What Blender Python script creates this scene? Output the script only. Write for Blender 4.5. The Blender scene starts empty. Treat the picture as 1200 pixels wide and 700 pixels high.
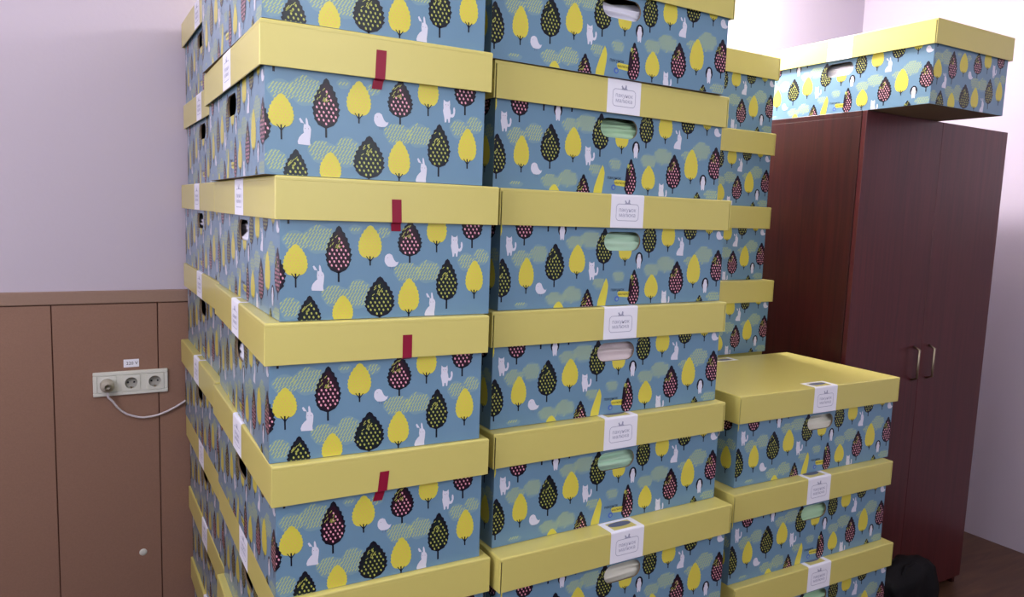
import bpy, bmesh, math, random
from mathutils import Vector, Matrix, noise
PI = math.pi
SC = bpy.context.scene
COL = SC.collection
rnd = random.Random(7)

# ------------------------------------------------------------------ materials
def lin(c):
    return tuple((x / 12.92 if x <= .04045 else ((x + .055) / 1.055) ** 2.4) for x in (v / 255 for v in c)) + (1,)

def mat(name, rgb, rough=.5, spec=.5, bump=None, mottled=None, metal=0, coat=0):
    m = bpy.data.materials.new(name); m.use_nodes = True
    nt = m.node_tree; b = nt.nodes['Principled BSDF']
    b.inputs['Base Color'].default_value = lin(rgb)
    b.inputs['Roughness'].default_value = rough
    b.inputs['Specular IOR Level'].default_value = spec
    b.inputs['Metallic'].default_value = metal
    b.inputs['Coat Weight'].default_value = coat; b.inputs['Coat Roughness'].default_value = .22; b.inputs['Coat IOR'].default_value = 1.32
    tc = nt.nodes.new('ShaderNodeTexCoord')
    if mottled:
        scale, amt = mottled
        n = nt.nodes.new('ShaderNodeTexNoise'); n.inputs['Scale'].default_value = scale; n.inputs['Detail'].default_value = 4
        r = nt.nodes.new('ShaderNodeMapRange'); r.inputs['To Min'].default_value = 1 - amt; r.inputs['To Max'].default_value = 1 + amt
        mx = nt.nodes.new('ShaderNodeVectorMath'); mx.operation = 'SCALE'; mx.inputs[0].default_value = lin(rgb)[:3]
        nt.links.new(tc.outputs['Object'], n.inputs['Vector']); nt.links.new(n.outputs['Fac'], r.inputs['Value'])
        nt.links.new(r.outputs['Result'], mx.inputs['Scale']); nt.links.new(mx.outputs['Vector'], b.inputs['Base Color'])
    if bump:
        scale, st = bump
        n = nt.nodes.new('ShaderNodeTexNoise'); n.inputs['Scale'].default_value = scale; n.inputs['Detail'].default_value = 5
        bp = nt.nodes.new('ShaderNodeBump'); bp.inputs['Strength'].default_value = st; bp.inputs['Distance'].default_value = .004
        nt.links.new(tc.outputs['Object'], n.inputs['Vector']); nt.links.new(n.outputs['Fac'], bp.inputs['Height'])
        nt.links.new(bp.outputs['Normal'], b.inputs['Normal'])
    return m

def wood(name, c0, c1, scale=(26, 26, 1.3), rough=.4, spec=.4):
    m = bpy.data.materials.new(name); m.use_nodes = True
    nt = m.node_tree; b = nt.nodes['Principled BSDF']
    b.inputs['Roughness'].default_value = rough; b.inputs['Specular IOR Level'].default_value = spec
    tc = nt.nodes.new('ShaderNodeTexCoord'); mp = nt.nodes.new('ShaderNodeMapping'); mp.inputs['Scale'].default_value = scale
    n = nt.nodes.new('ShaderNodeTexNoise'); n.inputs['Scale'].default_value = 1.6; n.inputs['Detail'].default_value = 8; n.inputs['Roughness'].default_value = .62; n.inputs['Distortion'].default_value = .6
    cr = nt.nodes.new('ShaderNodeValToRGB'); cr.color_ramp.elements[0].position = .3; cr.color_ramp.elements[1].position = .72
    cr.color_ramp.elements[0].color = lin(c0); cr.color_ramp.elements[1].color = lin(c1)
    nt.links.new(tc.outputs['Object'], mp.inputs['Vector']); nt.links.new(mp.outputs['Vector'], n.inputs['Vector'])
    nt.links.new(n.outputs['Fac'], cr.inputs['Fac']); nt.links.new(cr.outputs['Color'], b.inputs['Base Color'])
    return m

M = dict(
    blue=mat('printed_blue_card', (108, 145, 172), .45, .2, coat=1),
    navy=mat('navy_print', (6, 9, 30), .45, .2, coat=1),
    plum=mat('plum_print', (36, 5, 28), .45, .2, coat=1),
    dgreen=mat('dark_green_print', (6, 24, 30), .45, .2, coat=1),
    yellow=mat('yellow_print', (214, 206, 78), .45, .2, coat=1),
    orange=mat('apricot_print', (222, 186, 96), .45, .2, coat=1),
    pink=mat('pink_print', (236, 168, 186), .45, .2, coat=1),
    lime=mat('lime_print', (178, 184, 90), .45, .2, coat=1),
    cloud=mat('cloud_print', (122, 156, 172), .45, .2, coat=1),
    haze=mat('cloud_stroke_print', (186, 202, 122), .45, .2, coat=1),
    white=mat('white_print', (216, 218, 234), .45, .2, coat=1),
    logo=mat('blue_print', (72, 104, 190), .45, .2, coat=1),
    kraft=mat('kraft_inside', (120, 104, 84), .8, .2),
    lid=mat('yellow_lid_card', (206, 197, 112), .38, .5, bump=(240, .03), coat=.5),
    label=mat('white_label_paper', (236, 238, 250), .5, .4),
    ink=mat('label_grey_ink', (160, 164, 190), .6, .2),
    slate=mat('slate_print', (96, 104, 128), .6, .2),
    tape=mat('red_tape', (138, 14, 50), .4, .3),
    wall=mat('painted_wall', (190, 182, 197), .75, .25, bump=(90, .08)),
    ceil=mat('ceiling_paint', (232, 230, 232), .8, .2),
    floor=wood('floor_laminate', (74, 50, 38), (104, 74, 54), (2, 20, 1), .4),
    panel=mat('brown_wall_panel', (142, 110, 94), .55, .3, mottled=(240, .12)),
    groove=mat('dark_groove', (96, 62, 54), .8, .1),
    rail=mat('panel_rail', (146, 120, 106), .5, .3, mottled=(120, .06)),
    plastic=mat('white_plastic', (214, 216, 208), .35, .5),
    hole=mat('socket_well', (150, 150, 144), .6, .3),
    metal=mat('socket_contact', (150, 140, 120), .35, .5, metal=1),
    cord=mat('grey_cord', (206, 200, 206), .45, .4),
    plugm=mat('grey_plug', (178, 174, 160), .5, .4),
    mahog=wood('mahogany', (40, 10, 9), (70, 22, 19)),
    mahogd=wood('mahogany_door', (64, 22, 26), (92, 36, 38), rough=.32, spec=.5),
    black=mat('black_fabric', (14, 14, 17), .7, .2, bump=(120, .2)),
    frame=mat('window_frame', (235, 235, 235), .4, .5),
)

# ------------------------------------------------------------------ builder
class MB:
    def __init__(s): s.v = []; s.f = []; s.m = []; s.mats = []; s.sm = []
    def mi(s, m):
        if m not in s.mats: s.mats.append(m)
        return s.mats.index(m)
    def face(s, pts, m, smooth=False):
        i = len(s.v); s.v += [tuple(p) for p in pts]; s.f.append(tuple(range(i, i + len(pts)))); s.m.append(s.mi(m)); s.sm.append(smooth)
    def mesh_from(s, verts, faces, m, smooth=False):
        i = len(s.v); s.v += [tuple(p) for p in verts]
        for f in faces: s.f.append(tuple(k + i for k in f)); s.m.append(s.mi(m)); s.sm.append(smooth)
    def bm(s, bm, m, smooth=False):
        bm.verts.index_update(); s.mesh_from([v.co for v in bm.verts], [[v.index for v in f.verts] for f in bm.faces], m, smooth); bm.free()
    def box(s, lo, hi, m, bev=0, seg=2):
        bm = bmesh.new(); bmesh.ops.create_cube(bm, size=1)
        for v in bm.verts: v.co = Vector([lo[k] if v.co[k] < 0 else hi[k] for k in range(3)])
        if bev: bmesh.ops.bevel(bm, geom=bm.edges[:], offset=bev, segments=seg, affect='EDGES', profile=.5)
        s.bm(bm, m)
    def tube(s, pts, r, m, n=10):
        pts = [Vector(p) for p in pts]; rings = []
        up = Vector((0, 1, 0))
        for i, p in enumerate(pts):
            t = (pts[min(i + 1, len(pts) - 1)] - pts[max(i - 1, 0)]).normalized()
            a = t.cross(up); a = a.normalized() if a.length > 1e-4 else Vector((1, 0, 0)); b = t.cross(a)
            rings.append([p + (a * math.cos(2 * PI * k / n) + b * math.sin(2 * PI * k / n)) * r for k in range(n)])
        V = [q for rg in rings for q in rg]
        F = [(i * n + k, i * n + (k + 1) % n, (i + 1) * n + (k + 1) % n, (i + 1) * n + k) for i in range(len(pts) - 1) for k in range(n)]
        F += [tuple(range(n - 1, -1, -1)), tuple((len(pts) - 1) * n + k for k in range(n))]
        s.mesh_from(V, F, m, True)
    def lathe(s, prof, c, m, axis='y', n=28):
        # prof: (radius, distance along axis)
        V = []; 
        for r, d in prof:
            for k in range(n):
                a = 2 * PI * k / n; x, z = r * math.cos(a), r * math.sin(a)
                V.append((c[0] + x, c[1] + d, c[2] + z) if axis == 'y' else (c[0] + x, c[1] + z, c[2] + d))
        F = [(i * n + k, i * n + (k + 1) % n, (i + 1) * n + (k + 1) % n, (i + 1) * n + k) for i in range(len(prof) - 1) for k in range(n)]
        F += [tuple(range(n)), tuple((len(prof) - 1) * n + k for k in range(n - 1, -1, -1))]
        s.mesh_from(V, F, m, True)
    def data(s, name, fix=True):
        me = bpy.data.meshes.new(name); me.from_pydata(s.v, [], s.f)
        for m in s.mats: me.materials.append(m)
        me.polygons.foreach_set('material_index', s.m); me.polygons.foreach_set('use_smooth', s.sm)
        me.update()
        return me

def obj(name, data, parent=None, loc=None, rz=0):
    o = bpy.data.objects.new(name, data.data(name) if isinstance(data, MB) else data); COL.objects.link(o)
    if parent: o.parent = parent
    if loc is not None: o.location = loc
    if rz: o.rotation_euler = (0, 0, rz)
    return o
def tag(o, label, cat, group=None):
    o['label'] = label; o['category'] = cat
    if group: o['group'] = group
    return o
def struct(name, mb, parent=None):
    o = obj(name, mb, parent)
    o['kind'] = 'structure'
    return o

# ------------------------------------------------------------------ 2D helpers for printed artwork
def half(poly, f):
    out = []
    for i in range(len(poly)):
        a, b = poly[i - 1], poly[i]; fa, fb = f(a), f(b)
        if (fa >= 0) != (fb >= 0):
            t = fa / (fa - fb); out.append((a[0] + (b[0] - a[0]) * t, a[1] + (b[1] - a[1]) * t))
        if fb >= 0: out.append(b)
    return out
def area(p): return sum(p[i - 1][0] * p[i][1] - p[i][0] * p[i - 1][1] for i in range(len(p))) / 2
def rect_clip(p, x0, x1, y0, y1):
    for f in (lambda q: q[0] - x0, lambda q: x1 - q[0], lambda q: q[1] - y0, lambda q: y1 - q[1]):
        p = half(p, f)
        if len(p) < 3: return []
    return p if abs(area(p)) > 1e-8 else []
def minus_convex(p, c):
    # parts of p outside the convex counter-clockwise polygon c
    xs = [q[0] for q in p]; ys = [q[1] for q in p]
    if max(xs) < min(q[0] for q in c) or min(xs) > max(q[0] for q in c) or max(ys) < min(q[1] for q in c) or min(ys) > max(q[1] for q in c): return [p]
    out = []; rest = p
    for i in range(len(c)):
        a, b = c[i - 1], c[i]
        f = lambda q, a=a, b=b: (b[0] - a[0]) * (q[1] - a[1]) - (b[1] - a[1]) * (q[0] - a[0])
        o = half(rest, lambda q: -f(q))
        if len(o) > 2 and abs(area(o)) > 1e-8: out.append(o)
        rest = half(rest, f)
        if len(rest) < 3: break
    return out
def inside(p, q):
    r = False
    for i in range(len(p)):
        a, b = p[i - 1], p[i]
        if (a[1] > q[1]) != (b[1] > q[1]) and q[0] < (b[0] - a[0]) * (q[1] - a[1]) / (b[1] - a[1]) + a[0]: r = not r
    return r
def ell(cx, cy, a, b, n=8, rot=0):
    c, s = math.cos(rot), math.sin(rot)
    return [(cx + a * math.cos(t) * c - b * math.sin(t) * s, cy + a * math.cos(t) * s + b * math.sin(t) * c) for t in (2 * PI * k / n for k in range(n))]
def bar(a, b, w):
    dx, dy = b[0] - a[0], b[1] - a[1]; l = math.hypot(dx, dy); nx, ny = -dy / l * w / 2, dx / l * w / 2
    return [(a[0] + nx, a[1] + ny), (b[0] + nx, b[1] + ny), (b[0] - nx, b[1] - ny), (a[0] - nx, a[1] - ny)]

class Art:
    """collects flat printed shapes (layer, polygon, material) in face coordinates, metres"""
    def __init__(s): s.p = []; s.k = 0
    def add(s, layer, poly, m):
        layer += (s.k % 7) * .13
        if area(poly) < 0: poly = poly[::-1]
        s.p.append((layer, poly, m))

def drop_w(t, k0, k1):
    tm = k0 / (k0 + k1)
    return (max(t, 0) ** k0 * max(1 - t, 0) ** k1) / (tm ** k0 * (1 - tm) ** k1)

def crown(cx, w, vt, vb, k0, k1, teeth, amp, rs):
    h = vt - vb; R = []; Lf = []
    n = teeth * 2
    for side, acc in ((1, R), (-1, Lf)):
        for i in range(1, n):
            t = i / n
            a = drop_w(t, k0, k1) * w / 2
            j = amp * w * (rs.uniform(.6, 1.2) if i % 2 else -.15) * min(1, 2.2 * (1 - t) + .15)
            if i % 2: acc.append((cx + side * (a + j), vb + h * (t + .25 / n)))
            else: acc.append((cx + side * (a + j), vb + h * (t - .15 / n)))
    return [(cx, vb)] + R + [(cx, vt)] + Lf[::-1]

KD0, KD1, KY0, KY1 = .55, .95, .46, .78
def dark_tree(A, kind, cx, w, vt, vb, vk, cut=None):
    rs = random.Random(int(cx * 10000) + int(vt * 7000))
    w *= 1.0
    out = crown(cx, w * .93, vt, vb, KD0, KD1, 9, .055, rs)
    inn = crown(cx, w * .84, vt - .008, vb + .004, KD0, KD1, 8, 0, rs)
    def put(l, p, m):
        if cut:
            for f in cut: p = half(p, f)
            if len(p) < 3: return
        A.add(l, p, m)
    put(2, out, 'navy'); put(3, inn, 'plum' if kind == 'P' else 'dgreen')
    sp = .0088; dotm = 'pink' if kind == 'P' else 'lime'
    lim = crown(cx, w * .80, vt - .014, vb + .004, KD0, KD1, 8, 0, rs)
    row = 0; y = vb + .008
    while y < vt - .014:
        x = cx - w / 2 + (row % 2) * sp / 2 - .001
        while x < cx + w / 2:
            if inside(lim, (x, y)) and not (x < cx - .002 and y > vb + (vt - vb) * .55):
                put(4, ell(x + rs.uniform(-.0006, .0006), y + rs.uniform(-.0006, .0006), 0.0018, .0026, 7, .35), dotm)
            x += sp
        y += sp * .82; row += 1
    for k in range(13):      # scribbled strokes on the upper left of the crown
        x = cx - rs.uniform(.0, .42) * w; y = vb + (vt - vb) * rs.uniform(.5, .82)
        if inside(out, (x, y)): put(5, bar((x, y), (x + rs.uniform(.002, .006), y + rs.uniform(.003, .007)), .0013), 'lime')
    put(2, bar((cx, vb + .004), (cx + .0005, vk), .0036), 'navy')

def yellow_tree(A, cx, w, vt, vb, vk, dots=True):
    rs = random.Random(int(cx * 10000) + int(vt * 9000))
    out = crown(cx, w * .98, vt, vb, KY0, KY1, 9, .035, rs)
    A.add(2, out, 'yellow')
    sp = .0066; row = 0; y = vb + .008
    lim = crown(cx, w * .80, vt - .012, vb + .004, KY0, KY1, 8, 0, rs)
    while y < vt - .01:
        x = cx - w / 2 + (row % 2) * sp / 2
        while x < cx + w / 2:
            if inside(lim, (x, y)): A.add(3, ell(x, y, .0012, .0016, 6, .4), 'orange')
            x += sp
        y += sp * .8; row += 1
    A.add(4, bar((cx, vb + .006), (cx + .0006, vk), .0028), 'navy')
    A.add(4, bar((cx + .0002, vb - .004), (cx - .0075, vb + .006), .0016), 'navy')
    A.add(4, bar((cx + .0002, vb - .005), (cx + .0075, vb + .005), .0016), 'navy')

def cloud(A, cx, w, vt, vb):
    rs = random.Random(int(cx * 10000) + int(vt * 5000))
    h = vt - vb; pts = []
    n = 40
    for k in range(n):
        a = 2 * PI * k / n; r = 1 + .10 * abs(math.sin(a * 2.5 + .4)) - .05
        pts.append((cx + w / 2 * r * math.cos(a) * (1 + .12 * math.sin(a)), (vt + vb) / 2 + h / 2 * r * math.sin(a)))
    A.add(0, pts, 'cloud')
    y = vb; row = 0
    while y < vt:
        x = cx - w / 2 + (row % 2) * .0031
        while x < cx + w / 2:
            q = (x + .0008 * math.sin(row * 1.7), y)
            if inside(pts, q) and inside(pts, (q[0] + .004, q[1] + .005)):
                A.add(1, bar(q, (q[0] + .0048, q[1] + .0058), .0017), 'haze')
            x += .0062
        y += .0068; row += 1

def shape(A, pts, cx, w, vt, vb, m='white', layer=3):
    A.add(layer, [(cx + (x - .5) * w, vb + y * (vt - vb)) for x, y in pts], m)
RABBIT = [(.05, .02), (.95, .0), (.92, .18), (.97, .36), (1.0, .58), (.93, .68), (.80, .74), (.72, .93), (.64, 1.0), (.58, .94), (.60, .76), (.52, .74), (.34, .88), (.20, .97), (.10, .93), (.22, .80), (KY0, KY1), (.42, .56), (.46, .44), (.30, .38), (.10, .26), (.0, .12)]
CAT = [(.10, .40), (.06, .52), (.10, .62), (.08, .80), (.10, 1.0), (.24, .92), (.42, .91), (.56, .99), (.60, .80), (.58, .66), (.64, .54), (.68, .38), (.78, .38), (.86, .46), (.84, .58), (.86, .68), (.94, .70), (1.0, .60), (1.0, .46), (.92, .30), (.80, .24), (.66, .26), (.62, .18), (.60, .02), (.50, .0), (.46, .16), (.36, .16), (.34, .02), (.22, .0), (.18, .18)]
BIRD = [(.0, .62), (.04, .82), (.18, .97), (.36, 1.0), (.52, .90), (.60, .70), (.68, .52), (.80, .38), (.92, .36), (1.0, .42), (.92, .18), (.76, .04), (.50, .0), (.24, .04), (.08, .22), (.0, .42)]

def rabbit(A, cx, w, vt, vb):
    shape(A, RABBIT, cx, w, vt, vb)
    A.add(4, ell(cx + .06 * w, vb + .60 * (vt - vb), .0007, .0007, 6), 'slate')
    A.add(4, ell(cx + .30 * w, vb + .60 * (vt - vb), .0007, .0007, 6), 'slate')
def cat(A, cx, w, vt, vb):
    shape(A, CAT, cx, w, vt, vb)
    for x in (-.24, -.06): A.add(4, ell(cx + x * w, vb + .78 * (vt - vb), .0008, .0008, 6), 'slate')
    A.add(4, ell(cx - .15 * w, vb + .71 * (vt - vb), .0008, .0006, 6), 'pink')
def bird(A, cx, w, vt, vb):
    shape(A, BIRD, cx, w, vt, vb)
    A.add(4, ell(cx - .28 * w, vb + .70 * (vt - vb), .0007, .0007, 6), 'slate')
    for x in (-.10, .06): A.add(2, bar((cx + x * w, vb + .002), (cx + x * w, vb - .005), .0009), 'slate')
def penguin(A, cx, w, vt, vb):
    h = vt - vb
    A.add(2, [(cx + w * .5 * math.sin(a) * .92, vb + h * (.60 + .40 * math.cos(a))) for a in (2 * PI * k / 24 for k in range(24))], 'navy')
    A.add(3, [(cx + x * w, vb + y * h) for x, y in ((-.17, .0), (-.05, .0), (-.02, .08), (.06, .08), (.08, .0), (.2, .0), (.24, .3), (.30, .52), (.22, .66), (.17, .84), (.0, .90), (-.16, .84), (-.22, .66), (-.30, .5), (-.24, .28))], 'white')
    for x in (-.08, .09): A.add(4, ell(cx + x * w, vb + .76 * h, .0007, .0007, 6), 'slate')
    A.add(4, ell(cx, vb + .69 * h, .0009, .0007, 6), 'orange')

SHORT = [  # kind, u centre, width, top, crown bottom, trunk bottom  (short side, metres)
('Y',.028,.044,.142,.082,.062),('rabbit',.069,.024,.104,.055,0),('P',.108,.050,.177,.087,.071),('Y',.169,.046,.179,.114,.102),
('G',.054,.044,.047,-.023,-.036),('Y',.117,.040,.046,-.008,-.021),('cl',.028,.048,.166,.128,0),('cl',.072,.063,.176,.124,0),
('cl',.102,.052,.065,.024,0),('cl',.149,.049,.075,.019,0),('cl',.018,.040,.044,.003,0),('cl',.140,.026,.179,.161,0),('cl',.196,.03,.176,.155,0),
('bird',.213,.029,.125,.099,0),('P',.250,.051,.190,.119,.107),('Y',.307,.043,.211,.145,.128),('cat',.351,.028,.163,.119,0),('P',.386,.048,.230,.153,.137),
('cl',.247,.057,.107,.066,0),('cl',.290,.053,.111,.066,0),('cl',.374,.039,.127,.090,0),('cl',.408,.036,.136,.101,0),
('Y',.250,.044,.077,.009,-.002),('rabbit',.296,.023,.048,-.002,0),('G',.332,.049,.115,.030,.013),('Y',.394,.040,.112,.045,.032),('G',.190,.061,.081,.001,-.014),
('tr',.015,.005,.19,.186,.178),('P',-.016,.053,.135,.050,.038)]
LONG = [
('Y',-.012,.031,.215,.154,.142),('cat',.027,.029,.162,.119,0),('P',.061,.047,.227,.155,.142),('penguin',.163,.026,.195,.155,0),
('tr',.124,.005,.19,.184,.173),('tr',.201,.005,.191,.188,.178),('cl',.200,.052,.165,.130,0),('cl',.247,.064,.177,.133,0),
('cl',.056,.052,.131,.091,0),('cl',.102,.047,.144,.100,0),('G',.007,.049,.114,.028,.018),('Y',.070,.040,.115,.048,.035),('bird',.111,.030,.059,.033,0),
('G',.146,.054,.147,.062,.048),('Y',.209,.046,.145,.077,.066),('cat',.257,.031,.106,.062,0),('P',.243,.041,.042,-.037,-.050),('halfY',.289,.030,.064,-.002,0),
('cl',.152,.058,.036,.003,0),('cl',.198,.055,.048,.009,0),('cl',.059,.036,.016,.003,0),('Y',.161,.031,.015,-.02,-.03),('cl',.277,.038,.067,.038,0),
('G',.287,.050,.184,.099,.084),('Y',.352,.040,.166,.108,.095),('penguin',.397,.026,.128,.088,0),('G',.428,.047,.210,.125,.114),('Y',.490,.045,.211,.141,.129),
('rabbit',.533,.025,.167,.119,0),('G',.565,.048,.231,.158,.147),('bird',.673,.026,.183,.161,0),('Y',.633,.033,.238,.175,.161),('halfP',.391,.040,.082,.001,-.008),
('Y',.442,.044,.073,.014,.002),('cat',.491,.030,.033,-.019,0),('P',.525,.052,.106,.020,.009),('Y',.585,.047,.123,.046,.036),('penguin',.630,.027,.062,.022,0),
('P',.671,.053,.135,.050,.038),('G',.612,.033,.017,-.03,-.04),('cl',.662,.051,.026,-.004,0),('cl',.439,.051,.101,.064,0),('cl',.488,.061,.118,.076,0),
('cl',.574,.051,.117,.090,0),('cl',.618,.062,.143,.096,0),('cl',.335,.039,.084,.053,0),('logo',.345,0,0,0,0)]

FONT = None
def text_polys(body, size, cx, cy):
    """outline triangles of a short word, centred on cx, cy"""
    cu = bpy.data.curves.new('lettering', 'FONT'); cu.body = body; cu.size = size; cu.align_x = 'CENTER'; cu.align_y = 'CENTER'; cu.resolution_u = 2
    o = bpy.data.objects.new('lettering', cu); COL.objects.link(o)
    bpy.context.view_layer.update()
    dg = bpy.context.evaluated_depsgraph_get()
    me = bpy.data.meshes.new_from_object(o.evaluated_get(dg))
    P = [[(me.vertices[i].co.x + cx, me.vertices[i].co.y + cy) for i in p.vertices] for p in me.polygons]
    bpy.data.objects.remove(o); bpy.data.curves.remove(cu); bpy.data.meshes.remove(me)
    return P

def draw(items):
    A = Art()
    for k, cx, w, vt, vb, vk in items:
        A.k += 1
        if k in 'PG': dark_tree(A, k, cx, w, vt, vb, vk)
        elif k == 'Y': yellow_tree(A, cx, w, vt, vb, vk)
        elif k == 'cl': cloud(A, cx, w, vt, vb)
        elif k == 'rabbit': rabbit(A, cx, w, vt, vb)
        elif k == 'cat': cat(A, cx, w, vt, vb)
        elif k == 'bird': bird(A, cx, w, vt, vb)
        elif k == 'penguin': penguin(A, cx, w, vt, vb)
        elif k == 'tr': A.add(2, bar((cx, vt), (cx, vk), .0042), 'navy')
        elif k == 'halfP':
            c = (.352, .040)
            dark_tree(A, 'P', cx - .007, w, vt + .004, vb - .004, vk, [lambda q: math.hypot(q[0] - c[0], (q[1] - c[1])) - .029])
            A.add(4, ell(.376, .068, .0035, .005, 8), 'lime')
        elif k == 'halfY':
            A.add(2, [(.272, -.01), (.275, .012), (.283, .035), (.292, .055), (.297, .066), (.301, .060), (.3045, .048), (.303, .030), (.300, .012), (.2965, -.01)], 'yellow')
        elif k == 'logo':
            for p in text_polys('пакунок', .0108, .334, .0375): A.add(2, p, 'navy')
            A.add(2, [(.334, .031), (.340, .034), (.371, .0325), (.3735, .029), (.371, .0205), (.3665, .0185), (.340, .0205), (.336, .0235)], 'yellow')
            for p in text_polys('малюка', .0092, .3535, .0268): A.add(3, p, 'navy')
            A.add(2, [(.333 + .0068 * math.cos(a), .0155 + .0068 * math.sin(a)) for a in (2 * PI * k / 16 for k in range(16))], 'logo')
            A.add(3, [(.3335 + .0036 * math.cos(a), .0150 + .0036 * math.sin(a)) for a in (2 * PI * k / 12 for k in range(12))], 'cloud')
    return A

# ------------------------------------------------------------------ the storage box (body, lid, label, tape)
L, W, H, HL = .707, .450, .265, .0786
BL, BW, BH = L - .020, W - .020, .2612
HC, HV, HR, HS = BL / 2 - .0015, .1535, .0225, .034      # hand hole centre, height, end radius, half straight length

def hole_poly(n=10):
    p = []
    for k in range(n + 1): a = -PI / 2 + PI * k / n; p.append((HC + HS + HR * math.cos(a), HV + HR * math.sin(a)))
    for k in range(n + 1): a = PI / 2 + PI * k / n; p.append((HC - HS + HR * math.cos(a), HV + HR * math.sin(a)))
    return p
HOLE = hole_poly()

def frame_of(side):
    # (origin, u axis, outward normal) of the four faces of the body; z is up
    x, y = BL / 2, BW / 2
    return {'front': (Vector((-x, -y, 0)), Vector((1, 0, 0)), Vector((0, -1, 0))), 'back': (Vector((x, y, 0)), Vector((-1, 0, 0)), Vector((0, 1, 0))),
            'right': (Vector((x, -y, 0)), Vector((0, 1, 0)), Vector((1, 0, 0))), 'left': (Vector((-x, y, 0)), Vector((0, -1, 0)), Vector((-1, 0, 0)))}[side]

def make_body():
    mb = MB(); Z0 = .0008; T = .004
    def P(fr, u, v, d=0): o, e, n = fr; return o + e * u + Vector((0, 0, v + Z0)) + n * d
    arts = {'L': draw(LONG), 'S': draw(SHORT)}
    for side in ('front', 'back', 'right', 'left'):
        fr = frame_of(side); long = side in ('front', 'back'); wd = BL if long else BW
        if long:
            # wall with a real hand hole: eight-piece ring round the opening
            n = len(HOLE)
            def outer(q):
                dx, dy = q[0] - HC, q[1] - HV
                tx = (HS + .03) / abs(dx) if abs(dx) > 1e-6 else 1e9; ty = .04 / abs(dy) if abs(dy) > 1e-6 else 1e9
                t = min(tx, ty); return (HC + dx * t, HV + dy * t)
            x0, x1, y0, y1 = HC - HS - .03, HC + HS + .03, HV - .04, HV + .04
            OUT = [outer(q) for q in HOLE]
            for d, inn, m in ((0, 0, M['blue']), (-T, 1, M['kraft'])):
                for i in range(n):
                    a, b, c, e = HOLE[i - 1], HOLE[i], OUT[i], OUT[i - 1]
                    corner = [(x, y) for x in (x0, x1) for y in (y0, y1) if (abs(e[0] - x) < 1e-6) != (abs(c[0] - x) < 1e-6) and (abs(e[1] - y) < 1e-6) != (abs(c[1] - y) < 1e-6)]
                    q = [a, e] + corner[:1] + [c, b]
                    mb.face([P(fr, *z, d) for z in (q if not inn else q[::-1])], m)
                for rx0, rx1, ry0, ry1 in ((0, x0, 0, BH), (x1, wd, 0, BH), (x0, x1, 0, y0), (x0, x1, y1, BH)):
                    q = [(rx0, ry0), (rx1, ry0), (rx1, ry1), (rx0, ry1)]
                    mb.face([P(fr, *z, d) for z in (q if not inn else q[::-1])], m)
            for i in range(n):
                a, b = HOLE[i - 1], HOLE[i]
                mb.face([P(fr, *a, 0), P(fr, *b, 0), P(fr, *b, -T), P(fr, *a, -T)], M['kraft'])
        else:
            q = [(0, 0), (wd, 0), (wd, BH), (0, BH)]
            mb.face([P(fr, *z) for z in q], M['blue']); mb.face([P(fr, *z, -T) for z in q[::-1]], M['kraft'])
        mb.face([P(fr, 0, BH), P(fr, wd, BH), P(fr, wd, BH, -T), P(fr, 0, BH, -T)], M['kraft'])
        for layer, poly, m in sorted(arts['L' if long else 'S'].p, key=lambda z: z[0]):
            p = rect_clip(poly, 0, wd, .0005, .200)
            if not p: continue
            for q in (minus_convex(p, HOLE) if long else [p]):
                mb.face([P(fr, *z, .00010 * (layer + 1)) for z in q], M[m])
    x, y = BL / 2, BW / 2
    mb.face([(-x, y, Z0), (x, y, Z0), (x, -y, Z0), (-x, -y, Z0)], M['kraft'])
    mb.face([(-x, -y, Z0 + T), (x, -y, Z0 + T), (x, y, Z0 + T), (-x, y, Z0 + T)], M['kraft'])
    return mb.data('printed_card_body')

def make_lid():
    mb = MB(); z0, z1 = H - HL, H - .0002; T = .0028; x, y = L / 2, W / 2; m = M['lid']
    # top plate with rounded edges, reaching down a few millimetres
    bm = bmesh.new(); bmesh.ops.create_cube(bm, size=1)
    for v in bm.verts: v.co = Vector((x if v.co.x > 0 else -x, y if v.co.y > 0 else -y, z1 if v.co.z > 0 else z1 - .0075))
    es = [e for e in bm.edges if (e.verts[0].co.z + e.verts[1].co.z) / 2 > z1 - .001]
    bmesh.ops.bevel(bm, geom=es, offset=.0035, segments=3, affect='EDGES', profile=.5)
    bm.faces.ensure_lookup_table()
    mb.bm(bm, m)
    zt = z1 - .0074
    # short end panels run the full width, long panels stop short and leave an open seam at each corner
    for s in (-1, 1):
        mb.box((min(s * x, s * (x - T)), -y, z0), (max(s * x, s * (x - T)), y, zt), m, .0006, 1)
        mb.box((-x + T + .0026, min(s * y, s * (y - T)), z0), (x - T - .0026, max(s * y, s * (y - T)), zt), m, .0006, 1)
        for t in (-1, 1):   # tucked corner flap behind the seam
            mb.box((min(t * (x - T), t * (x - .03)), min(s * (y - T - .008), s * (y - T - .010)), z0 + .001), (max(t * (x - T), t * (x - .03)), max(s * (y - T - .008), s * (y - T - .010)), zt), M['kraft'])
    return mb.data('card_lid')

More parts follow.
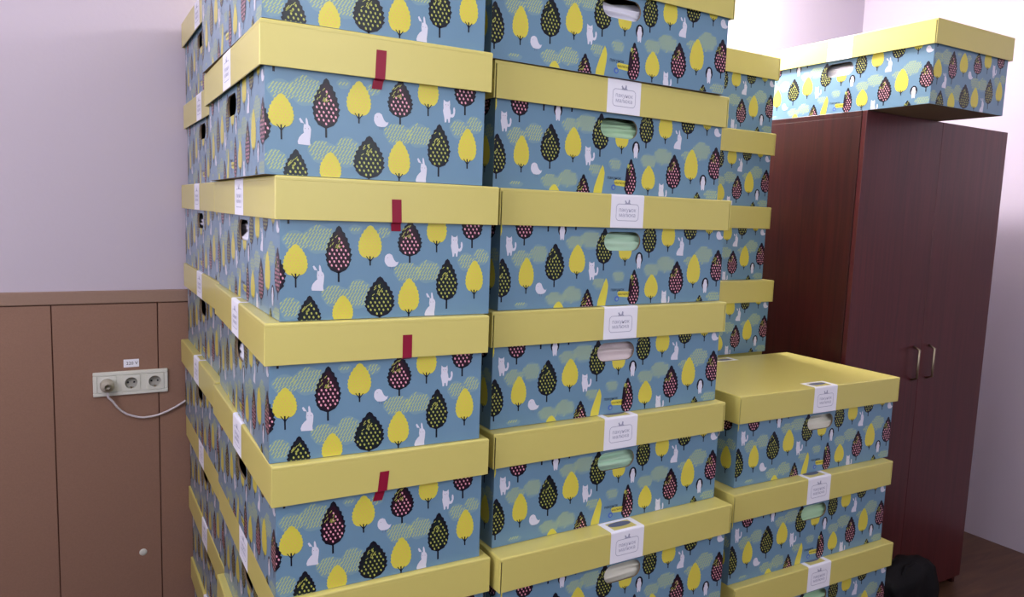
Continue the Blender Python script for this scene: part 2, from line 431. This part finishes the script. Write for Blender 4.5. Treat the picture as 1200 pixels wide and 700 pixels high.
LAB_T = None
def make_label():
    """paper label wrapped from the long skirt of the lid on to its top; drawn for the front, centred on x=0"""
    global LAB_T
    mb = MB(); y = -W / 2; z0, z1 = H - HL, H - .0002; w = .0508; e = .0003
    pts = [(y - e, z0 + .0004), (y - e, z1 - .0036), (y + .0009 - e, z1 - .0010 + e), (y + .0036, z1 + e), (y + .0075, z1 + e)]
    for a, b in zip(pts, pts[1:]): mb.face([(-w, a[0], a[1]), (w, a[0], a[1]), (w, b[0], b[1]), (-w, b[0], b[1])], M['label'])
    T = z1 + e - .0001
    for x0, x1 in ((-w, -w + .016), (w - .016, w)): mb.face([(x0, y + .0075, T), (x1, y + .0075, T), (x1, y + .055, T), (x0, y + .055, T)], M['label'])
    mb.face([(-w + .016, y + .046, T), (w - .016, y + .046, T), (w - .016, y + .055, T), (-w + .016, y + .055, T)], M['label'])
    mb.face([(px, py + y + .033, T) for px, py in ell(0, 0, .034, .012, 20)], M['slate'])
    def F(poly, m, d=.0002):
        if area(poly) < 0: poly = poly[::-1]
        mb.face([(px, y - e - d, z0 + py) for px, py in poly], M[m])
    # rounded frame line
    def rr(hw, hh, r, n=6):
        p = []
        for cx, cy, a0 in ((hw - r, hh - r, 0), (-hw + r, hh - r, PI / 2), (-hw + r, -hh + r, PI), (hw - r, -hh + r, 1.5 * PI)):
            p += [(cx + r * math.cos(a0 + PI / 2 * k / n), .0365 + cy + r * math.sin(a0 + PI / 2 * k / n)) for k in range(n + 1)]
        return p
    o, i = rr(.0350, .0200, .009), rr(.0338, .0188, .0078)
    for k in range(len(o)): F([o[k - 1], o[k], i[k], i[k - 1]], 'ink')
    for p in text_polys('пакунок', .0135, 0, .0420): F(p, 'ink')
    for p in text_polys('малюка', .0135, 0, .0300): F(p, 'ink')
    # small bow above the frame
    F([(-.001, .0575), (-.0075, .0655), (-.0095, .0625), (-.0065, .0580)], 'ink'); F([(.0, .0575), (.003, .0670), (.0065, .0655), (.006, .0590)], 'ink')
    F([(-.010, .0566), (.010, .0566), (.006, .0592), (-.006, .0592)], 'ink')
    return mb.data('paper_label')

def make_tape(top, low, shift):
    """red tape over the lower lid edge on the short side facing +x: strip on the skirt, then on the body"""
    mb = MB(); x = L / 2 + .0004; xb = BL / 2 + .0014; z0 = H - HL; w = .0098; e = .0006
    def quad(a, b, ya, yb):
        A = [Vector((a[0], ya - w, a[1])), Vector((a[0], ya + w, a[1])), Vector((b[0], yb + w, b[1])), Vector((b[0], yb - w, b[1]))]
        mb.face(A, M['tape'])
    quad((x, z0), (x, z0 + top), -shift * .2, shift * .35)
    quad((xb + .002, z0 - .003), (x, z0), -shift * .4, -shift * .2)
    quad((xb, z0 - low), (xb + .002, z0 - .003), -shift, -shift * .4)
    return mb.data('tape_strip')

BODY, LID, LABEL = make_body(), make_lid(), make_label()

def storage_box(x, y, n, yaw, label, z=None, lid_shift=(0, 0, 0), labels=('front', 'back')):
    e = bpy.data.objects.new('storage_box', None); COL.objects.link(e)
    e.empty_display_size = .1
    e.location = (x, y, (n - 1) * H if z is None else z); e.rotation_euler = (0, 0, yaw)
    tag(e, label, 'box', 'stacked storage boxes')
    obj('body', BODY, e)
    lid = obj('lid', LID, e, (lid_shift[0], lid_shift[1], 0), lid_shift[2])
    for s in labels: obj('paper_label', LABEL, lid, (0, 0, 0), 0 if s == 'front' else PI)['label'] = 'white paper label with grey lettering'
    return e, lid

# ------------------------------------------------------------------ cloth seen through the hand holes
def cloth(box, colour, seed, label, roll=False):
    mb = MB(); nu, nv = 320, 110
    hx, hy, hz = .300, .217, .092; V = []; F = []
    m = bpy.data.materials.get('cloth_' + colour[0]) or mat('cloth_' + colour[0], colour[1], .55, .4)
    for j in range(nv + 1):
        ph = -PI / 2 + PI * j / nv
        for i in range(nu):
            th = 2 * PI * i / nu
            sg = lambda a, p: math.copysign(abs(a) ** p, a)
            x = hx * sg(math.cos(ph), .35) * sg(math.cos(th), .35); y = hy * sg(math.cos(ph), .35) * sg(math.sin(th), .35); z = hz * sg(math.sin(ph), .45)
            P = Vector((x * 14 + seed * 3.1, y * 14, z * 22 + seed))
            wv = noise.noise(P) * 1.5
            k = -(.5 + .5 * math.sin(2 * PI * (z * (34 if roll else 42) + x * (2 if roll else 13) * math.sin(seed) + wv))) * .013 - abs(noise.noise(P * 2.6)) * .020
            q = Vector((x, y, z)); d = q.normalized(); q += Vector((d.x * .4, d.y, d.z)) * k
            q.y = max(-.2095, min(.2095, q.y))
            V.append((q.x, q.y, max(q.z + hz + .006, .006)))
        if j:
            for i in range(nu): F.append(((j - 1) * nu + i, (j - 1) * nu + (i + 1) % nu, j * nu + (i + 1) % nu, j * nu + i))
    mb.mesh_from(V, F, m, True)
    o = obj('cloth_bundle', mb); o.location = box.location; o.rotation_euler = box.rotation_euler
    tag(o, label, 'cloth', 'bundles packed inside the boxes')
    return o

# ------------------------------------------------------------------ stacks (fitted positions)
QUARTER = -PI / 2
FLS = 'front left corner stack'
A_POSE = {8: (.2040, .3520, -.006), 7: (.2146, .3554, -.0204), 6: (.2380, .3564, -.0129), 5: (.2280, .3505, -.0394), 4: (.2295, .3474, -.0137), 3: (.2416, .3448, -.0161), 2: (.2330, .3480, -.02), 1: (.2300, .3500, -.018)}
A_LAB = {8: 'topmost box of the front left stack, its lid cut off by the photo top',
    7: 'front left stack box with highest red-taped lid, black hand hole on its left side',
    6: 'front left stack box whose red-taped lid sticks out furthest right, second tape down',
    5: 'front left stack box with third red-taped lid from top, just below the protruding lid',
    4: 'front left stack box with the lowest red tape, tape strip slanting across lid edge',
    3: 'front left stack box under the lowest red-taped one, no tape seen, mostly below photo edge',
    2: 'second box from the floor in the front left stack', 1: 'bottom box of the front left stack, standing on the floor'}
TAPES = {7: (-.0095, .052, .018, .004, .2165), 6: (0, .044, .017, -.0025, .228), 5: (0, .046, .0, 0, .2716), 4: (0, .040, .022, .008, .215)}
BOX = {}
for n, (x, y, a) in A_POSE.items():
    b, lid = storage_box(x, y, n, QUARTER + a, A_LAB[n]); BOX['A', n] = b
    if n in TAPES:
        _, top, low, sh, u = TAPES[n]
        t = obj('tape_strip', make_tape(top, max(low, .004), sh), lid, (0, u - W / 2, 0)); t['label'] = 'strip of red tape'

A2_X = {8: .257, 7: .260, 6: .251, 5: .255, 4: .243, 3: .255, 2: .262, 1: .264}
A2_LAB = {8: 'topmost box of the rear left stack, lid edge at upper left beside the wall',
    7: 'rear left stack box second from top, lid end showing below the topmost one',
    6: 'rear left stack box with level lid at horizon height, above the wall panel rail',
    5: 'rear left stack box whose lid starts just above the brown panel rail',
    4: 'rear left stack box beside the wall sockets, lid end standing out furthest left',
    3: 'rear left stack box just below the one beside the wall sockets',
    2: 'rear left stack box second from the floor, lid visible low beside brown panels', 1: 'bottom box of the rear left stack, by the brown wall panels'}
for n, x in A2_X.items():
    BOX['R', n] = storage_box(x, 1.0745 + rnd.uniform(-.002, .002), n, QUARTER + rnd.uniform(-.004, .004), A2_LAB[n])[0]

B_POSE = {8: (.7930, .2704, .0226), 7: (.8130, .2871, .0327), 6: (.8262, .2688, .0320), 5: (.8225, .2606, .0081), 4: (.8236, .2405, .0123), 3: (.8257, .1954, .0089), 2: (.8200, .235, .012), 1: (.8180, .245, .012)}
B_LAB = {8: 'topmost box of the middle stack, lid leaving the photo at its top edge',
    7: 'middle stack box second from top, crumpled pale green cloth in its hand hole',
    6: 'middle stack box third from top, smooth mint roll filling its hand hole',
    5: 'middle stack box at mid height, silvery pink bundle in its hand hole',
    4: 'middle stack box with mint cloth in its hand hole, above the lid pulled forward',
    3: 'lowest visible box of middle stack, lid pulled forward with label wrapping over its top',
    2: 'second box from the floor in the middle stack', 1: 'bottom box of the middle stack, standing on the floor'}
for n, (x, y, a) in B_POSE.items(): BOX['B', n] = storage_box(x, y, n, a, B_LAB[n])[0]

C_POSE = {8: (1.5783, .7953, .0148), 7: (1.5863, .7977, .0127), 6: (1.5830, .7919, .0117), 5: (1.5962, .7668, .0041), 4: (1.588, .79, .01), 3: (1.585, .79, .01), 2: (1.59, .792, .008), 1: (1.587, .79, .01)}
C_LAB = {8: 'topmost box of the tall rear stack left of the mahogany wardrobe, against white wall',
    7: 'second box from the top of the tall rear stack beside the wardrobe',
    6: 'third box from the top of the tall rear stack beside the wardrobe',
    5: 'tall rear stack box just above the low right stack, fourth from the top',
    4: 'tall rear stack box hidden behind the low right stack, fifth from the top',
    3: 'third box from the floor in the tall rear stack', 2: 'second box from the floor in the tall rear stack', 1: 'bottom box of the tall rear stack, on the floor'}
for n, (x, y, a) in C_POSE.items(): BOX['C', n] = storage_box(x - .033, y - .029, n, a, C_LAB[n])[0]

D_POSE = {4: (1.6207, .2642, -.0186), 3: (1.5874, .2378, -.0064), 2: (1.5993, .2191, -.0157), 1: (1.60, .235, -.012)}
D_LAB = {4: 'top box of the low right stack, whole yellow lid top showing',
    3: 'middle one of three visible boxes in the low right stack in front of wardrobe',
    2: 'lowest visible box of the low right stack, at the photo bottom',
    1: 'bottom box of the low right stack, standing on the floor'}
for n, (x, y, a) in D_POSE.items(): BOX['D', n] = storage_box(x, y, n, a, D_LAB[n])[0]

WT = 1.9330    # wardrobe height
BOX['E', 1] = storage_box(2.0760 + W / 2, .4345, 1, QUARTER - .012, 'single blue tree-print box lying on top of the mahogany wardrobe', z=WT)[0]

GREEN, MINT, PINKY, CREAM, ICE = ('green', (176, 214, 178)), ('mint', (190, 226, 200)), ('silver_pink', (214, 202, 204)), ('cream', (222, 222, 208)), ('ice', (220, 222, 236))
for key, c, lab in (
    (('B', 8), ICE, 'greyish white bundle in the hand hole of the topmost middle stack box'),
    (('B', 7), GREEN, 'crumpled pale green cloth in the highest fully visible hand hole of middle stack'),
    (('B', 6), MINT, 'smooth mint green roll in the third hand hole from the top of middle stack'),
    (('B', 5), PINKY, 'silvery pink plastic bundle in the mid-height hand hole of middle stack'),
    (('B', 4), MINT, 'mint green cloth in the hand hole above the middle stack lid pulled forward'),
    (('B', 3), CREAM, 'cream bundle in the lowest visible hand hole of the middle stack'),
    (('D', 4), CREAM, 'off-white bundle in the hand hole of the low right stack top box'),
    (('D', 3), GREEN, 'pale green bundle in the hand hole of the low right stack middle box'),
    (('D', 2), GREEN, 'green cloth in the hand hole of the lowest visible low right box'),
    (('E', 1), ICE, 'white bundle in the hand hole of the box on the wardrobe'),
    (('A', 6), ICE, 'white bundle in the left hand hole below the protruding red-taped lid'),
    (('A', 5), ICE, 'white bundle in the left hand hole of third red-taped box'),
    (('R', 6), ICE, 'white bundle in the hand hole of rear left box below the level lid')):
    cloth(BOX[key], c, len(lab) + key[1], lab, roll=key == ('B', 6))

# ------------------------------------------------------------------ wardrobe
wx, wy, wd, ww, th = 2.0750, .3070, .62, .92, .018
t = bpy.data.objects.new('wardrobe', None); COL.objects.link(t); t.location = (wx, wy, 0)
tag(t, 'dark mahogany wardrobe behind the low right stack, one box on top', 'wardrobe')
def part(name, lo, hi, m, parent=t, bev=.001):
    mb = MB(); mb.box(lo, hi, M[m], bev, 1); return obj(name, mb, parent)
for x0 in (0, ww - th): part('side_panel', (x0, th + .002, 0), (x0 + th, wd, WT - th), 'mahog')
part('top_panel', (0, th + .002, WT - th), (ww, wd, WT), 'mahog')
part('bottom_panel', (th, th + .002, .06), (ww - th, wd, .078), 'mahog')
part('plinth', (th, .05, 0), (ww - th, .066, .06), 'mahog')
part('back_panel', (th, wd - .006, .06), (ww - th, wd, WT - th), 'mahog')
for k in range(2):
    d = part('door', (k * ww / 2 + .001, 0, .04), ((k + 1) * ww / 2 - .001, th, WT - .001), 'mahogd')
    hx = ww / 2 + (-.05 if k == 0 else .05)
    mb = MB(); mb.tube([(hx, 0, .95), (hx, -.025, .96), (hx, -.025, 1.07), (hx, 0, 1.08)], .005, M['metal'], 8); obj('handle', mb, d)

# black bag on the floor before the wardrobe
bag = bpy.data.objects.new('bag', None); COL.objects.link(bag); bag.location = (2.26, .135, 0); bag.rotation_euler = (0, 0, .1)
tag(bag, 'black bag standing before the wardrobe, right of the low right stack', 'bag')
bm = bmesh.new(); bmesh.ops.create_cube(bm, size=1); bmesh.ops.subdivide_edges(bm, edges=bm.edges[:], cuts=9, use_grid_fill=True)
for v in bm.verts:
    x, y, z = v.co; q = Vector((x, y, z)).normalized() * .62; f = .45
    x, y, z = x * (1 - f) + q.x * f, y * (1 - f) + q.y * f, z * (1 - f) + q.z * f
    z += .44; tp = 1 - .35 * max(0, z)
    n_ = noise.noise(Vector((x * 4, y * 4, z * 4))) * .03
    v.co = Vector((x * .34 + n_, y * .17 * tp + n_, max(0, z) * .34))
mb = MB(); mb.bm(bm, M['black'], True); obj('bag_body', mb, bag)
for q in (-.035, .035):
    mb = MB(); mb.tube([(-.07, q, .34 * .80), (-.065, q, .34 * .93), (-.03, q * .7, .34 * .97), (.03, q * .7, .34 * .97), (.065, q, .34 * .93), (.07, q, .34 * .80)], .006, M['black'], 8); obj('handle', mb, bag)

# ------------------------------------------------------------------ room
YB, XL, XR, YF, ZC = 1.450, -1.75, 3.60, -3.30, 2.80
def wallbox(name, lo, hi, m):
    mb = MB(); mb.box(lo, hi, M[m]); return struct(name, mb)
wallbox('floor', (XL - .1, YF - .1, -.1), (XR + .1, YB + .1, 0), 'floor')
wallbox('ceiling', (XL - .1, YF - .1, ZC), (XR + .1, YB + .1, ZC + .1), 'ceil')
wallbox('wall_back', (XL - .1, YB, 0), (XR + .1, YB + .1, ZC), 'wall')
wallbox('wall_right', (XR, YF, 0), (XR + .1, YB, ZC), 'wall')
def window_wall(name, wname, a0, a1, o0, o1, z0, z1, plane, out, axis):
    """wall with a window opening; axis 0: wall runs along x at y=plane, axis 1: along y at x=plane; out is the outer side"""
    def B(mb, u0, u1, z0_, z1_, d0, d1, m):
        p, q = sorted((plane + out * d0, plane + out * d1))
        lo, hi = ((u0, p, z0_), (u1, q, z1_)) if axis == 0 else ((p, u0, z0_), (q, u1, z1_))
        mb.box(lo, hi, M[m])
    mb = MB()
    for u0, u1, za, zb in ((a0, o0, 0, ZC), (o1, a1, 0, ZC), (o0, o1, 0, z0), (o0, o1, z1, ZC)): B(mb, u0, u1, za, zb, 0, .1, 'wall')
    struct(name, mb)
    mb = MB()
    for u0, u1, za, zb in ((o0, o0 + .06, z0, z1), (o1 - .06, o1, z0, z1), (o0, o1, z0, z0 + .06), (o0, o1, z1 - .06, z1), ((o0 + o1) / 2 - .03, (o0 + o1) / 2 + .03, z0, z1)): B(mb, u0, u1, za, zb, .02, .07, 'frame')
    struct(wname, mb)
def rect_light(name, loc, rot, sx, sy, watts, col):
    ld = bpy.data.lights.new(name, 'AREA'); ld.shape = 'RECTANGLE'; ld.size = sx; ld.size_y = sy; ld.energy = watts; ld.color = col
    lo = bpy.data.objects.new(name, ld); COL.objects.link(lo); lo.location = loc; lo.rotation_euler = rot
window_wall('wall_front', 'fill_window_1', XL - .1, XR + .1, -.6, 1.6, 1.3, 2.6, YF, -1, 0)  # opening and frame are invented to go with the front fill light
window_wall('wall_left', 'window_2', YF, YB, -1.7, .0, 1.3, 2.6, XL, -1, 1)
rect_light('front_fill_light', (.5, YF + .01, 1.95), (PI / 2, 0, 0), 2.1, 1.2, 13, (.95, .97, 1))  # weak fill added to balance the light on the box fronts
rect_light('left_window_daylight', (XL + .01, -.85, 1.95), (PI / 2, 0, -PI / 2), 1.6, 1.2, 29, (1, .92, 1))

# brown panelling on the lower half of the back wall, with open grooves, and its rail
YP = YB - .010
mb = MB(); mb.box((XL, YB - .003, 0), (XR, YB, 1.19), M['groove'])
xs = [-.0535 + .31 * k for k in range(-5, 12)]
xs = [XL] + [x for x in xs if XL + .05 < x < XR - .05] + [XR]
for a, b in zip(xs, xs[1:]): mb.box((a + .0016, YP, 0), (b - .0016, YB - .0028, 1.187), M['panel'], .0008, 1)
struct('trim_1', mb)
mb = MB(); mb.box((XL, YP - .006, 1.190), (XR, YB, 1.232), M['rail'], .003, 2); struct('trim_2', mb)

# socket row
zs = .9185; sp = .0725; xc = [-.0665 - sp * k for k in range(3)]
so = bpy.data.objects.new('wall_socket', None); COL.objects.link(so); so.location = (xc[1], YP, zs)
tag(so, 'white triple socket block on brown wall panelling beside the rear left stack', 'socket')
mb = MB(); x0, x1 = xc[2] - .041 - xc[1], xc[0] + .041 - xc[1]
for lo, hi in (((x0, -.011, .028), (x1, 0, .041)), ((x0, -.011, -.041), (x1, 0, -.028)), ((x0, -.011, -.0285), (x0 + .013, 0, .0285)), ((x1 - .013, -.011, -.0285), (x1, 0, .0285))): mb.box(lo, hi, M['plastic'], .003, 3)
for k in (-.5, .5): mb.box((k * sp - .009, -.0105, -.0285), (k * sp + .009, 0, .0285), M['plastic'], .001, 1)
obj('socket_frame', mb, so)
for x in xc:
    mb = MB(); dx = x - xc[1]; N = 32; R = .0195; h = .0276
    C = [(R * math.cos(2 * PI * k / N + PI / 4), R * math.sin(2 * PI * k / N + PI / 4)) for k in range(N)]
    O = [tuple(v * h / max(abs(c), abs(d)) for v in (c, d)) for c, d in C]
    for k in range(N):
        mb.face([(dx + C[k - 1][0], -.0145, C[k - 1][1]), (dx + C[k][0], -.0145, C[k][1]), (dx + O[k][0], -.0135, O[k][1]), (dx + O[k - 1][0], -.0135, O[k - 1][1])], M['plastic'])
        mb.face([(dx + O[k - 1][0], -.0135, O[k - 1][1]), (dx + O[k][0], -.0135, O[k][1]), (dx + O[k][0], -.001, O[k][1]), (dx + O[k - 1][0], -.001, O[k - 1][1])], M['plastic'])
        mb.face([(dx + C[k - 1][0], -.0145, C[k - 1][1]), (dx + C[k - 1][0], -.0015, C[k - 1][1]), (dx + C[k][0], -.0015, C[k][1]), (dx + C[k][0], -.0145, C[k][1])], M['plastic'])
    cov = obj('socket_cover', mb, so)
    mb = MB(); mb.lathe([(.0195, -.0022), (.0193, -.0016)], (dx, 0, 0), M['hole'])
    for q in (-.0095, .0095): mb.lathe([(.0032, -.0030), (.003, -.0022)], (dx + q, 0, 0), M['navy'], n=10)
    for q in (-1, 1): mb.box((dx - .003, -.0125, q * .0170 - .0022), (dx + .003, -.002, q * .0170 + .0022), M['metal'])
    obj('socket_well', mb, cov)

# plug and its cord
pl = bpy.data.objects.new('power_plug', None); COL.objects.link(pl); pl.location = (xc[2], YP - .0030, zs)
tag(pl, 'pale grey plug in the leftmost socket, its cord sagging behind the boxes', 'plug')
mb = MB(); mb.lathe([(.0175, 0), (.0175, -.0165), (.0215, -.0185), (.0215, -.036), (.016, -.048), (.008, -.052)], (0, 0, 0), M['plugm']); obj('plug_body', mb, pl)
pts = [(xc[2], -.030, zs - .017), (xc[2] + .002, -.026, zs - .040), (-.1960, -.012, .8630), (-.1840, -.004, .8420), (-.1709, .004, .8249), (-.1540, .006, .8110), (-.1377, .007, .8035), (-.1200, .007, .7970), (-.1038, .007, .7938), (-.0800, .007, .7945), (-.0585, .007, .7979), (-.0310, .007, .8070), (-.0039, .007, .8196), (.0200, .007, .8335), (.0434, .008, .8486), (.09, .008, .872), (.16, .008, .885)]
mb = MB(); mb.tube([(p[0] - xc[2], p[1] - (.0145 if i > 1 else 0), p[2] - zs) for i, p in enumerate(pts)], .0036, M['cord'], 10); obj('cord', mb, pl)

# small sign over the sockets
mb = MB(); mb.box((-.0235, -.0016, -.0135), (.0235, 0, .0135), M['label'], .0005, 1)
for p in text_polys('220 V', .0150, .002, -.0005): mb.face([(a, -.0019, b) for a, b in p], M['navy'])
st = obj('voltage_sign', mb, None, (-.1367, YP, .9838)); tag(st, 'small white sign with navy 220 V lettering above the socket block', 'sign')
mb = MB(); mb.lathe([(.0125, 0), (.0125, -.0015), (.0105, -.0032), (.004, -.0040), (.0002, -.0041)], (0, 0, 0), M['plastic'], n=20)
cp = obj('screw_cover', mb, None, (-.1126, YP + .0008, .3073)); tag(cp, 'small round white cap low on the brown wall panelling', 'cap')

# ------------------------------------------------------------------ lamps
em = bpy.data.materials.new('lamp_glass'); em.use_nodes = True
eb = em.node_tree.nodes['Principled BSDF']; eb.inputs['Emission Color'].default_value = (1, .95, .92, 1); eb.inputs['Emission Strength'].default_value = 3
def ceiling_lamp(x, y, watts, label, col):
    r = bpy.data.objects.new('ceiling_lamp', None); COL.objects.link(r); r.location = (x, y, ZC); tag(r, label, 'lamp')
    mb = MB(); mb.lathe([(.17, 0), (.17, -.03), (.16, -.035)], (0, 0, 0), M['frame'], axis='z'); obj('lamp_base', mb, r)
    mb = MB(); mb.lathe([(.155, -.03), (.150, -.06), (.11, -.09), (.05, -.102), (.005, -.104)], (0, 0, 0), em, axis='z'); obj('lamp_shade', mb, r)
    ld = bpy.data.lights.new('ceiling_lamp_bulb', 'POINT'); ld.energy = watts; ld.color = col; ld.shadow_soft_size = .13
    lo = bpy.data.objects.new('bulb', ld); COL.objects.link(lo); lo.location = (0, 0, -.25); lo.parent = r
ceiling_lamp(1.90, 1.00, 135, 'round white ceiling lamp above the tall rear stack', (1, .92, .93))
ceiling_lamp(.55, -1.75, 16, 'added fill lamp on the ceiling, unseen, over the open floor before the stacks', (1, .97, .96))  # added so the stack fronts get darker towards the floor
ceiling_lamp(-.80, -.25, 26, 'added fill lamp on the ceiling, unseen, left of the front left stack', (1, .93, .96))  # added to brighten the upper left wall and left box faces

w = bpy.data.worlds.new('World'); SC.world = w; w.use_nodes = True
w.node_tree.nodes['Background'].inputs['Color'].default_value = (.8, .88, 1, 1); w.node_tree.nodes['Background'].inputs['Strength'].default_value = 1.5

# ------------------------------------------------------------------ camera
cd = bpy.data.cameras.new('Camera'); cam = bpy.data.objects.new('Camera', cd); COL.objects.link(cam)
cd.sensor_width = 36; cd.sensor_fit = 'HORIZONTAL'; cd.lens = 36 * 880.95 / 1200; cd.clip_start = .02
right = Vector((.86188379, -.50580758, .03626341)); up = Vector((.02709104, .11733482, .99272283)); fwd = Vector((.50638169, .8546293, -.11483183))
R = Matrix((right, up, -fwd)).transposed()
cam.matrix_world = Matrix.Translation((-.308893, -1.363236, 1.540375)) @ R.to_4x4()
SC.camera = cam
SC.view_settings.view_transform = 'Standard'; SC.view_settings.look = 'None'; SC.view_settings.gamma = 1; SC.view_settings.exposure = 0
SC.view_settings.use_curve_mapping = False
